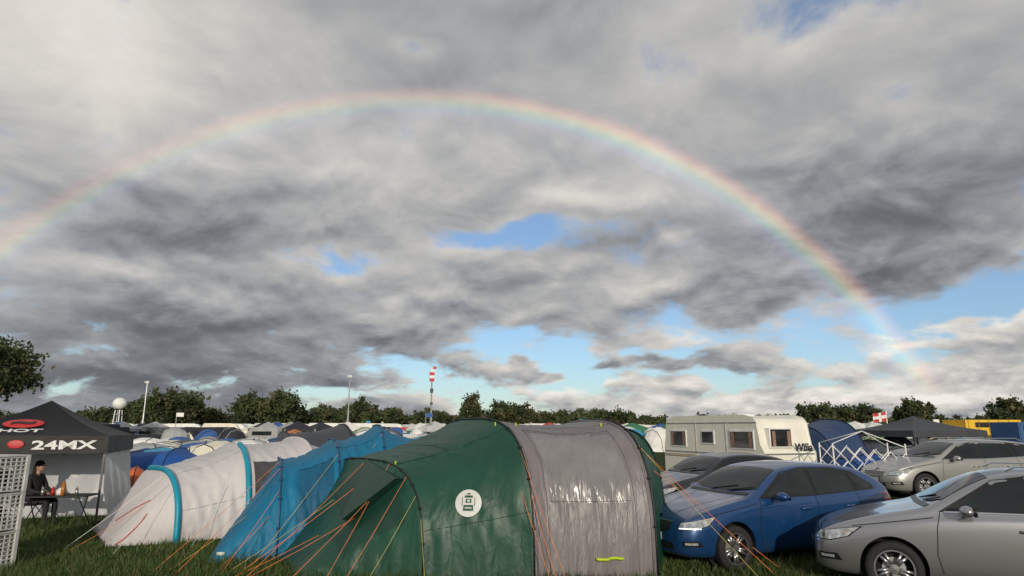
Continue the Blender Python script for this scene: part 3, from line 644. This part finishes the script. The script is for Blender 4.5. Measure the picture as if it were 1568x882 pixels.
def person(x,y,rz,jm,hm):
    E=empty('seated_person',(x,y,0),rz)
    ch=[[('p',(0,0,.50),.15),('s1',(-.03,0,.66),.135),('s2',(-.02,0,.82),.15),('ch',(.0,0,.95),.145),('nk',(.03,0,1.07),.058)]]
    for s,t in((1,'l'),(-1,'r')):
        ch.append([('ch',0,0),('sh'+t,(.0,s*.17,.99),.066),('el'+t,(.08,s*.24,.74),.05),('fa'+t,(.22,s*.2,.69),.043),('wr'+t,(.33,s*.14,.67),.032)])
        ch.append([('p',0,0),('hp'+t,(.05,s*.10,.49),.10),('mt'+t,(.24,s*.12,.50),.086),('kn'+t,(.43,s*.12,.50),.066),('cf'+t,(.44,s*.12,.32),.058),('an'+t,(.43,s*.12,.09),.040),('to'+t,(.56,s*.13,.045),.038)])
    skin('body',ch,'p',jm,E)
    for s,t in((1,'l'),(-1,'r')):
        h=Vector((.35,s*.135,.668)); f=[[('w',h-Vector((.03,0,0)),.024),('pm',h+Vector((.03,0,0)),.032),('pm2',h+Vector((.06,0,0)),.03)]]
        for i,(o_,ln_) in enumerate(((.028,.065),(.010,.075),(-.010,.07),(-.027,.055))):
            a=h+Vector((.085,s*-o_,0)); f.append([('pm2',0,0),('f%d'%i,a,.009),('g%d'%i,a+Vector((ln_*.5,0,-.008)),.0085),('h%d'%i,a+Vector((ln_*.8,0,-.03)),.007)])
        f.append([('pm',0,0),('t0',h+Vector((.045,-s*.04,.0)),.011),('t1',h+Vector((.08,-s*.055,-.006)),.009)])
        skin('hand_'+t,f,'pm',skinm,E,1)
    mb=MB(); mb.tube([(.03,0,1.03),(.045,0,1.14)],.05,0,12)
    mb.ellipsoid((.065,0,1.215),(.092,.074,.115),0,24,16); mb.ellipsoid((.10,0,1.165),(.055,.05,.05),0,16,10)
    mb.tube([(.15,0,1.235),(.172,0,1.195),(.15,0,1.188)],.011,0,8)
    for s in(-1,1): mb.ellipsoid((.145,s*.03,1.225),(.012,.014,.009),1,10,6); mb.ellipsoid((.06,s*.077,1.21),(.018,.01,.03),0,10,6)
    mb.tube([(.145,-.022,1.158),(.153,0,1.156),(.145,.022,1.158)],.005,2,6)
    mb.ellipsoid((.045,0,1.245),(.105,.088,.105),3,24,14); mb.ellipsoid((-.015,0,1.12),(.06,.085,.17),3,20,12)
    mb.build('head',[skinm,black,redm,hm],E,True)
person(-10.5,14.75,-.1,jacket,hairm)
# ------------------------------------------------------------ cars
def patch(bvh,poly,U,Vv,D,off,step=.06):
    U,Vv,D=Vector(U),Vector(Vv),Vector(D).normalized(); pts=[]
    n=len(poly)
    for i in range(n):
        a=Vector(poly[i]);b=Vector(poly[(i+1)%n]); k=max(1,int((b-a).length/step))
        for j in range(k): pts.append(a.lerp(b,j/k))
    nb=len(pts); edges=[(i,(i+1)%nb) for i in range(nb)]
    def inside(p):
        c=False
        for i in range(nb):
            a,b=pts[i],pts[i-1]
            if (a.y>p.y)!=(b.y>p.y) and p.x<(b.x-a.x)*(p.y-a.y)/(b.y-a.y)+a.x:c=not c
        return c
    xs=[p.x for p in pts];ys=[p.y for p in pts]; ex=[]
    x_=min(xs)+step/2
    while x_<max(xs):
        y_=min(ys)+step/2
        while y_<max(ys):
            p=Vector((x_,y_))
            if inside(p) and min((p-q).length for q in pts[:nb])>step*.4: ex.append(p)
            y_+=step
        x_+=step
    r_=geometry.delaunay_2d_cdt(pts+ex,edges,[],1,1e-5); V2,F2=r_[0],r_[2]
    out=[];ok=[]
    for p in V2:
        o_=U*p.x+Vv*p.y-D*6; h=bvh.ray_cast(o_,D)
        if h[0] is None: out.append(Vector((0,0,0)));ok.append(False)
        else:
            nn=h[1] if h[1].dot(D)<0 else -h[1]; out.append(h[0]+nn*off);ok.append(True)
    return out,[f for f in F2 if all(ok[i] for i in f)]
def strip(bvh,pts,w_,U,Vv,D,off,n=10):
    U,Vv,D=Vector(U),Vector(Vv),Vector(D).normalized(); P2=[]
    for a,b in zip(pts[:-1],pts[1:]):
        a,b=Vector(a),Vector(b)
        for k in range(n): P2.append(a.lerp(b,k/n))
    P2.append(Vector(pts[-1])); vs=[];fs=[]
    for i,p in enumerate(P2):
        t=(P2[min(i+1,len(P2)-1)]-P2[max(i-1,0)]).normalized(); nrm=Vector((-t.y,t.x))*w_/2
        for q in(p-nrm,p+nrm):
            h=bvh.ray_cast(U*q.x+Vv*q.y-D*6,D)
            if h[0] is None: return [],[]
            nn=h[1] if h[1].dot(D)<0 else -h[1]; vs.append(h[0]+nn*off)
    for i in range(len(P2)-1): fs.append((2*i,2*i+1,2*i+3,2*i+2))
    return vs,fs
tyre=mat('tyre_rubber',(.016,.016,.017),.8,bump=.3,bscale=40); rimm=mat('alloy_rim',(.42,.42,.44),.3,.85); carblk=mat('car_black_trim',(.01,.01,.011),.35); well=mat('wheel_well',(.006,.006,.006),.9)
carglass=mat('car_window_glass',(.010,.014,.016),.03,var=.5,vscale=1.5,spec=.55); lampg=mat('headlamp_lens',(.45,.48,.5),.08,.3,var=.45,vscale=14,coat=1); drl=mat('daylight_lamp',(1,1,.95),.2,emit=1.2); chrome=mat('chrome',(.7,.7,.72),.1,1,var=.03); redl=mat('tail_lamp',(.35,.01,.01),.15,coat=1); gapm=mat('panel_gap',(.004,.004,.005),.8); amber=mat('indicator_amber',(.5,.18,.02),.2)
plw=mat('number_plate',(.72,.72,.70),.4)
def wheel(mb,x,y,sd,r=.32):
    prof=[(-.10,r*.70),(-.10,r*.9),(-.08,r*.98),(-.04,r),(.04,r),(.08,r*.98),(.10,r*.9),(.10,r*.72),(.085,r*.68)]
    n=40; vs=[];fs=[]
    for k in range(n):
        a=6.28318*k/n
        for o_,q in prof: vs.append((x+math.cos(a)*q,y+sd*o_,r+math.sin(a)*q))
    m_=len(prof)
    for k in range(n):
        for j in range(m_-1): fs.append((k*m_+j,k*m_+j+1,((k+1)%n)*m_+j+1,((k+1)%n)*m_+j))
    mb.add(vs,fs,0)
    def ring(r1,o1,r2,o2,m):
        vs=[];fs=[]
        for k in range(n):
            a=6.28318*k/n; vs.append((x+math.cos(a)*r1,y+sd*o1,r+math.sin(a)*r1)); vs.append((x+math.cos(a)*r2,y+sd*o2,r+math.sin(a)*r2))
        for k in range(n): fs.append((2*k,2*k+1,(2*((k+1)%n))+1,2*((k+1)%n)))
        mb.add(vs,fs,m)
    ring(r*.69,.088,r*.64,.088,1); ring(r*.64,.088,r*.62,-.02,2); ring(r*.62,-.02,.0001,-.02,2)
    ring(r*.40,.0,.0001,.001,3)
    for k in range(10):
        a=6.28318*k/10+(.16 if k%2 else -.16); c_,s_=math.cos(a),math.sin(a); t=Vector((-s_,0,c_))
        p0=Vector((x+c_*r*.12,y+sd*.06,r+s_*r*.12)); p1=Vector((x+c_*r*.655,y+sd*.082,r+s_*r*.655))
        vs=[p0-t*.020,p0+t*.020,p1+t*.016,p1-t*.016]; vs+=[v+Vector((0,-sd*.03,0)) for v in vs]
        mb.add(vs,[(0,1,2,3),(0,4,5,1),(3,2,6,7),(1,5,6,2),(0,3,7,4)],1)
    ring(r*.17,.068,.0001,.072,1)
def car(name,wx,wy,th,paint,kx=1,ky=1,kz=1,estate=False,detail=True,gz=0,lights_on=False,wheel_r=.32):
    S=[(0,.30,.50,.52,.45),(.03,.24,.58,.62,.62),(.14,.20,.65,.71,.74),(.34,.18,.73,.80,.81),(.75,.18,.82,.91,.845),(1.12,.18,.88,.975,.85),(1.28,.18,.905,1.02,.85),
       (1.62,.18,.925,1.25,.85),(1.98,.18,.94,1.42,.85),(2.45,.18,.95,1.465,.855),(3.0,.18,.965,1.455,.855)]
    if estate: S+=[(3.55,.18,.98,1.43,.85),(4.0,.20,.99,1.37,.83),(4.17,.24,.97,1.20,.80),(4.27,.28,.90,.99,.76),(4.30,.34,.75,.80,.70)]
    else: S+=[(3.5,.18,.985,1.40,.85),(3.85,.20,.99,1.28,.83),(4.12,.24,.98,1.10,.79),(4.25,.28,.90,.97,.74),(4.28,.34,.75,.80,.66)]
    Lc=4.28; vs=[];fs=[];nsec=None
    E=empty(name); 
    for (s,zb,zs,zt,hw) in S:
        x=Lc/2-s; ze=zs+(zt-zs)*.84; ye=hw-.055-.36*(ze-zs)
        half=[(0,zb),(hw-.16,zb),(hw-.05,zb+.03),(hw-.012,zb+.16),(hw,zb+(zs-zb)*.55),(hw-.008,zs-.10),(hw-.022,zs-.03),(hw-.055,zs+.004),((hw-.055+ye)/2+.008,(zs+ze)/2),(ye,ze),(ye-.07,ze+(zt-ze)*.55),(ye*.55,zt-.012*1),(0,zt)]
        ring=half+[(-a,b) for a,b in half[-2:0:-1]]; nsec=len(ring)
        vs+=[(x*kx,a*ky,b*kz) for a,b in ring]
    ns=len(S)
    for i in range(ns-1):
        for k in range(nsec): fs.append((i*nsec+k,i*nsec+(k+1)%nsec,(i+1)*nsec+(k+1)%nsec,(i+1)*nsec+k))
    for base in(0,(ns-1)*nsec):
        hlf=nsec//2
        for k in range(hlf):
            a=base+k;b=base+k+1;c=base+(nsec-k-1)%nsec;d=base+(nsec-k)%nsec
            q=[];[q.append(z_) for z_ in (a,b,c,d) if z_ not in q]
            if len(q)>2: fs.append(tuple(q) if base==0 else tuple(q[::-1]))
    me=bpy.data.meshes.new('tmp'); me.from_pydata(vs,[],fs); bm=bmesh.new(); bm.from_mesh(me); bmesh.ops.recalc_face_normals(bm,faces=bm.faces); bm.to_mesh(me); bm.free()
    o=link(bpy.data.objects.new('tmp',me)); sb=o.modifiers.new('s','SUBSURF'); sb.levels=3; sb.render_levels=3
    ax=[(Lc/2-.85)*kx,(Lc/2-3.45)*kx]; ww=.76*ky
    bm=bmesh.new()
    for x in ax:
        for sd in(-1,1):
            bmesh.ops.create_cone(bm,cap_ends=True,segments=48,radius1=wheel_r+.045,radius2=wheel_r+.045,depth=.5,matrix=Matrix.Translation((x,sd*(ww+.08),wheel_r+.015))@Matrix.Rotation(math.pi/2,4,'X'))
    cme=bpy.data.meshes.new('cut'); bm.to_mesh(cme); co=link(bpy.data.objects.new('cut',cme))
    bo=o.modifiers.new('b','BOOLEAN'); bo.object=co; bo.operation='DIFFERENCE'; bo.solver='EXACT'
    dg=bpy.context.evaluated_depsgraph_get()
    bo.show_viewport=False; dg.update(); full=bpy.data.meshes.new_from_object(o.evaluated_get(dg))
    bvh=BVHTree.FromPolygons([v.co.copy() for v in full.vertices],[tuple(p.vertices) for p in full.polygons])
    bo.show_viewport=True; dg.update(); bodym=bpy.data.meshes.new_from_object(o.evaluated_get(dg)); bodym.name='body_shell'
    bpy.data.objects.remove(o); bpy.data.objects.remove(co)
    bodym.materials.clear(); bodym.materials.append(paint); bodym.polygons.foreach_set('use_smooth',[True]*len(bodym.polygons))
    bodym.polygons.foreach_set('material_index',[0]*len(bodym.polygons))
    try: bodym.set_sharp_from_angle(angle=R(40))
    except Exception: pass
    link(bpy.data.objects.new('body_shell',bodym),E)
    mb=MB()
    def sc(poly): return [((Lc/2-a)*kx,b*kz) for a,b in poly]
    if estate:
        wins=[[(1.50,.985),(1.98,1.30),(2.30,1.355),(2.40,1.36),(2.44,.995)],[(2.52,.995),(2.49,1.36),(3.10,1.355),(3.22,1.33),(3.30,1.02)],[(3.37,1.025),(3.31,1.33),(3.72,1.29),(3.95,1.09),(3.90,1.05)]]
        outl=[(1.36,.965),(1.94,1.325),(2.35,1.39),(3.1,1.39),(3.75,1.325),(4.02,1.08),(3.95,1.03),(2.5,.972)]
    else:
        wins=[[(1.50,.985),(1.98,1.30),(2.30,1.35),(2.40,1.352),(2.44,.995)],[(2.52,.995),(2.49,1.352),(3.0,1.34),(3.20,1.30),(3.33,1.02)],[(3.40,1.03),(3.30,1.275),(3.55,1.20),(3.72,1.07),(3.66,1.04)]]
        outl=[(1.36,.965),(1.94,1.32),(2.35,1.38),(3.0,1.37),(3.4,1.30),(3.80,1.07),(3.75,1.02),(2.5,.972)]
    for sd in(1,-1):
        D=(0,-sd,0)
        for poly,m_,of in [(outl,0,.003)]+[(w_,1,.007) for w_ in wins]:
            v,f=patch(bvh,sc(poly),(1,0,0),(0,0,1),D,of,.07); mb.add(v,f,m_)
        if detail:
            v,f=strip(bvh,sc([(1.42,.968),(2.5,.978),(3.8,1.035)]),.016,(1,0,0),(0,0,1),D,.008,14); mb.add(v,f,3 if estate else 0)
            for l in ([(1.34,.30),(1.30,.50),(1.33,.80),(1.38,.96)],[(2.46,.98),(2.48,.6),(2.45,.28)],[(1.34,.27),(2.45,.27),(3.02,.27)],[(3.34,1.0),(3.40,.8),(3.22,.55),(3.05,.42),(3.02,.27)],[(.45,.76),(1.30,.90)]):
                v,f=strip(bvh,sc(l),.009,(1,0,0),(0,0,1),D,.003,12); mb.add(v,f,5)
            v,f=strip(bvh,sc([(1.0,.21),(3.3,.21)]),.05,(1,0,0),(0,0,1),D,.006,12); mb.add(v,f,0)
            for hx in(2.20,3.12):
                h=bvh.ray_cast(Vector(((Lc/2-hx)*kx,sd*3,.80*kz)),Vector(D))
                if h[0]: mb.box(h[0]+Vector((0,sd*.018,0)),(.19,.03,.03),0,8)
            yaw=R(38)*sd; D2=Vector((-math.cos(yaw),-math.sin(yaw),0)); U2=Vector((-math.sin(yaw),math.cos(yaw),0)).normalized()*1
            c0=Vector(((Lc/2-.20)*kx,sd*.72*ky,0)).dot(U2)
            hl=[(c0-sd*.24,.575*kz),(c0-sd*.20,.665*kz),(c0+sd*.05,.715*kz),(c0+sd*.30,.765*kz),(c0+sd*.20,.64*kz),(c0+sd*.02,.575*kz)]
            v,f=patch(bvh,hl,U2,(0,0,1),D2,.002,.05); mb.add(v,f,0)
            cx_=sum(p[0] for p in hl)/6; cz_=sum(p[1] for p in hl)/6; hl2=[(cx_+(a-cx_)*.9,cz_+(b-cz_)*.84) for a,b in hl]
            v,f=patch(bvh,hl2,U2,(0,0,1),D2,.007,.04); mb.add(v,f,2)
            for q,rr in((-.06,.038),(.06,.034)):
                v,f=patch(bvh,[(c0+sd*q+rr*math.cos(t*.6283),.635*kz+.02*(q>0)+rr*math.sin(t*.6283)) for t in range(10)],U2,(0,0,1),D2,.012,.03); mb.add(v,f,3)
            v,f=patch(bvh,[(c0+sd*.17,.685*kz),(c0+sd*.25,.735*kz),(c0+sd*.2,.70*kz),(c0+sd*.16,.67*kz)],U2,(0,0,1),D2,.012,.03); mb.add(v,f,9)
            if lights_on:
                v,f=patch(bvh,[(c0-sd*.20,.588*kz),(c0-sd*.20,.60*kz),(c0+sd*.10,.605*kz),(c0+sd*.10,.593*kz)],U2,(0,0,1),D2,.014,.04); mb.add(v,f,7)
            fg=[(c0-sd*.16,.36*kz),(c0-sd*.16,.43*kz),(c0+sd*.08,.44*kz),(c0+sd*.12,.36*kz)]
            v,f=patch(bvh,fg,U2,(0,0,1),D2,.004,.05); mb.add(v,f,0)
            v,f=patch(bvh,[(c0-sd*.12,.385*kz),(c0-sd*.12,.415*kz),(c0+sd*.05,.415*kz),(c0+sd*.05,.385*kz)],U2,(0,0,1),D2,.009,.05); mb.add(v,f,2)
            v,f=patch(bvh,sc([(3.95,.78),(3.98,.97),(4.15,.95),(4.2,.8)]),(1,0,0),(0,0,1),D,.005,.05); mb.add(v,f,4)
            mc=Vector(((Lc/2-1.62)*kx,sd*.98*ky,1.0*kz)); mb.ellipsoid(mc,(.085,.115,.07),8,14,10); mb.box(mc+Vector((-.07,0,0)),(.03,.18,.10),0,0); mb.box(mc+Vector((.0,-sd*.13,-.045)),(.06,.14,.03),0,0)
        for x in ax:
            n=32; vs2=[];f2=[]
            for k in range(n+1):
                a=R(-25)+R(230)*k/n
                for y_ in(ww+.055,ww-.165): vs2.append((x+math.cos(a)*(wheel_r+.042),sd*y_,wheel_r+.015+math.sin(a)*(wheel_r+.042)))
            f2=[(2*k,2*k+1,2*k+3,2*k+2) for k in range(n)]; mb.add(vs2,f2,5)
            mb.add([(x+math.cos(6.2832*k/24)*(wheel_r+.05),sd*(ww-.16),wheel_r+.015+math.sin(6.2832*k/24)*(wheel_r+.05)) for k in range(24)],[tuple(range(24))],5)
    wsp=[((Lc/2-1.30)*kx,.0),((Lc/2-1.33)*kx,.45*ky),((Lc/2-1.42)*kx,.69*ky),((Lc/2-1.93)*kx,.545*ky),((Lc/2-1.93)*kx,-.545*ky),((Lc/2-1.42)*kx,-.69*ky),((Lc/2-1.33)*kx,-.45*ky)]
    v,f=patch(bvh,wsp,(1,0,0),(0,1,0),(0,0,-1),.006,.08); mb.add(v,f,1)
    v,f=strip(bvh,[((Lc/2-1.27)*kx,-.66*ky),((Lc/2-1.24)*kx,0),((Lc/2-1.27)*kx,.66*ky)],.07,(1,0,0),(0,1,0),(0,0,-1),.005,12); mb.add(v,f,0)
    if estate: rg=[((Lc/2-3.98)*kx,.52*ky),((Lc/2-4.18)*kx,.60*ky),((Lc/2-4.18)*kx,-.60*ky),((Lc/2-3.98)*kx,-.52*ky)]
    else: rg=[((Lc/2-3.62)*kx,.5*ky),((Lc/2-4.10)*kx,.6*ky),((Lc/2-4.10)*kx,-.6*ky),((Lc/2-3.62)*kx,-.5*ky)]
    v,f=patch(bvh,rg,(1,0,0),(0,1,0),(0,0,-1),.006,.07); mb.add(v,f,1)
    if detail:
        for yy in(.62,-.62):
            v,f=strip(bvh,[((Lc/2-.35)*kx,yy*.93*ky),((Lc/2-1.22)*kx,yy*1.12*ky)],.01,(1,0,0),(0,1,0),(0,0,-1),.003,14); mb.add(v,f,5)
            v,f=strip(bvh,[((Lc/2-.25)*kx,yy*.35*ky),((Lc/2-1.2)*kx,yy*.72*ky)],.02,(1,0,0),(0,1,0),(0,0,-1),.004,14); mb.add(v,f,8)
            mb.tube([((Lc/2-1.29)*kx,yy*.3*ky,1.045*kz),((Lc/2-1.42)*kx,yy*.3*ky+.5,1.125*kz)],.008,0,4)
            if estate: mb.tube([((Lc/2-2.1)*kx,yy*.93*ky,1.425*kz),((Lc/2-2.2)*kx,yy*.93*ky,1.475*kz),((Lc/2-3.6)*kx,yy*.93*ky,1.475*kz),((Lc/2-3.75)*kx,yy*.93*ky,1.40*kz)],.014,3,6)
        D=(-1,0,0)
        for poly,m_,of in [([(-.42,.56),(-.40,.655),(.40,.655),(.42,.56),(.3,.52),(-.3,.52)],0,.005),([(-.50,.30),(-.46,.40),(.46,.40),(.50,.30)],0,.005),([(-.26,.415),(-.26,.515),(.26,.515),(.26,.415)],6,.022)]:
            v,f=patch(bvh,[(a*ky,b*kz) for a,b in poly],(0,1,0),(0,0,1),D,of,.07); mb.add(v,f,m_)
        v,f=strip(bvh,[(-.40*ky,.662*kz),(0,.668*kz),(.40*ky,.662*kz)],.018,(0,1,0),(0,0,1),D,.012,10); mb.add(v,f,3)
        for yy in np.linspace(-.36,.36,15):
            v,f=strip(bvh,[(yy*ky,.535*kz),(yy*ky,.65*kz)],.008,(0,1,0),(0,0,1),D,.010,3); mb.add(v,f,3)
        for rr,m_,of in((.045,3,.012),(.035,0,.016)):
            h=[(rr*math.cos(t*.5236),.70*kz+rr*.9*math.sin(t*.5236)) for t in range(12)]
            v,f=patch(bvh,h,(0,1,0),(0,0,1),D,of,.03); mb.add(v,f,m_)
    mb.build('glass_lamps_trim',[carblk,carglass,lampg,chrome,redl,gapm,plw,drl,paint,amber],E,True)
    mb=MB()
    for x in ax:
        for sd in(-1,1): wheel(mb,x,sd*(ww-.02),sd,wheel_r)
    mb.build('wheels',[tyre,rimm,well,steel],E,True)
    hd=Vector((-math.cos(th),-math.sin(th))); lf=Vector((math.sin(th),-math.cos(th)))
    C=Vector((wx,wy))-hd*ax[0]-lf*ww
    E.location=(C.x,C.y,gz); E.rotation_euler=(0,0,math.pi+th)
    return E
pblue=mat('blue_metallic_paint',(.008,.055,.18),.28,.35,var=.03,coat=1,dirt=.35); psil=mat('silver_metallic_paint',(.36,.36,.385),.28,.75,var=.02,coat=.9,dirt=.2); psil2=mat('champagne_metallic_paint',(.42,.42,.40),.30,.6,var=.02,coat=.7,dirt=.2); pblk=mat('dark_metallic_paint',(.02,.025,.035),.28,.3,coat=1)
car('blue_hatchback_car',3.26,10.05,R(23),pblue,1.03,1.02,1.03,lights_on=True)
car('silver_estate_car',4.78,8.60,R(-25),psil,1.06,1.02,1.07,estate=True,wheel_r=.33)
car('silver_estate_car',10.85,17.6,R(5),psil2,1.07,1.03,1.06,estate=True,gz=.2,wheel_r=.34)
# low grassy rise that carries the far silver car
bm=bmesh.new(); bmesh.ops.create_grid(bm,x_segments=30,y_segments=30,size=1)
for v in bm.verts:
    rr=max(abs(v.co.x),abs(v.co.y)); f_=1-max(0,(rr-.55)/.45); f_=f_*f_*(3-2*f_); v.co=Vector((v.co.x*4.6,v.co.y*2.6,-.012+.215*f_))
me=bpy.data.meshes.new('grass_bank'); bm.to_mesh(me); me.materials.append(bpy.data.materials['grass_ground']); me.polygons.foreach_set('use_smooth',[True]*len(me.polygons)); o=link(bpy.data.objects.new('grass_bank',me)); o.location=(12.2,18.6,0)
car('dark_hatchback_car',4.0,15.2,R(20),pblk,1.0,1.0,1.0)
scene.view_settings.view_transform='Standard'; scene.view_settings.look='None'; scene.view_settings.exposure=0
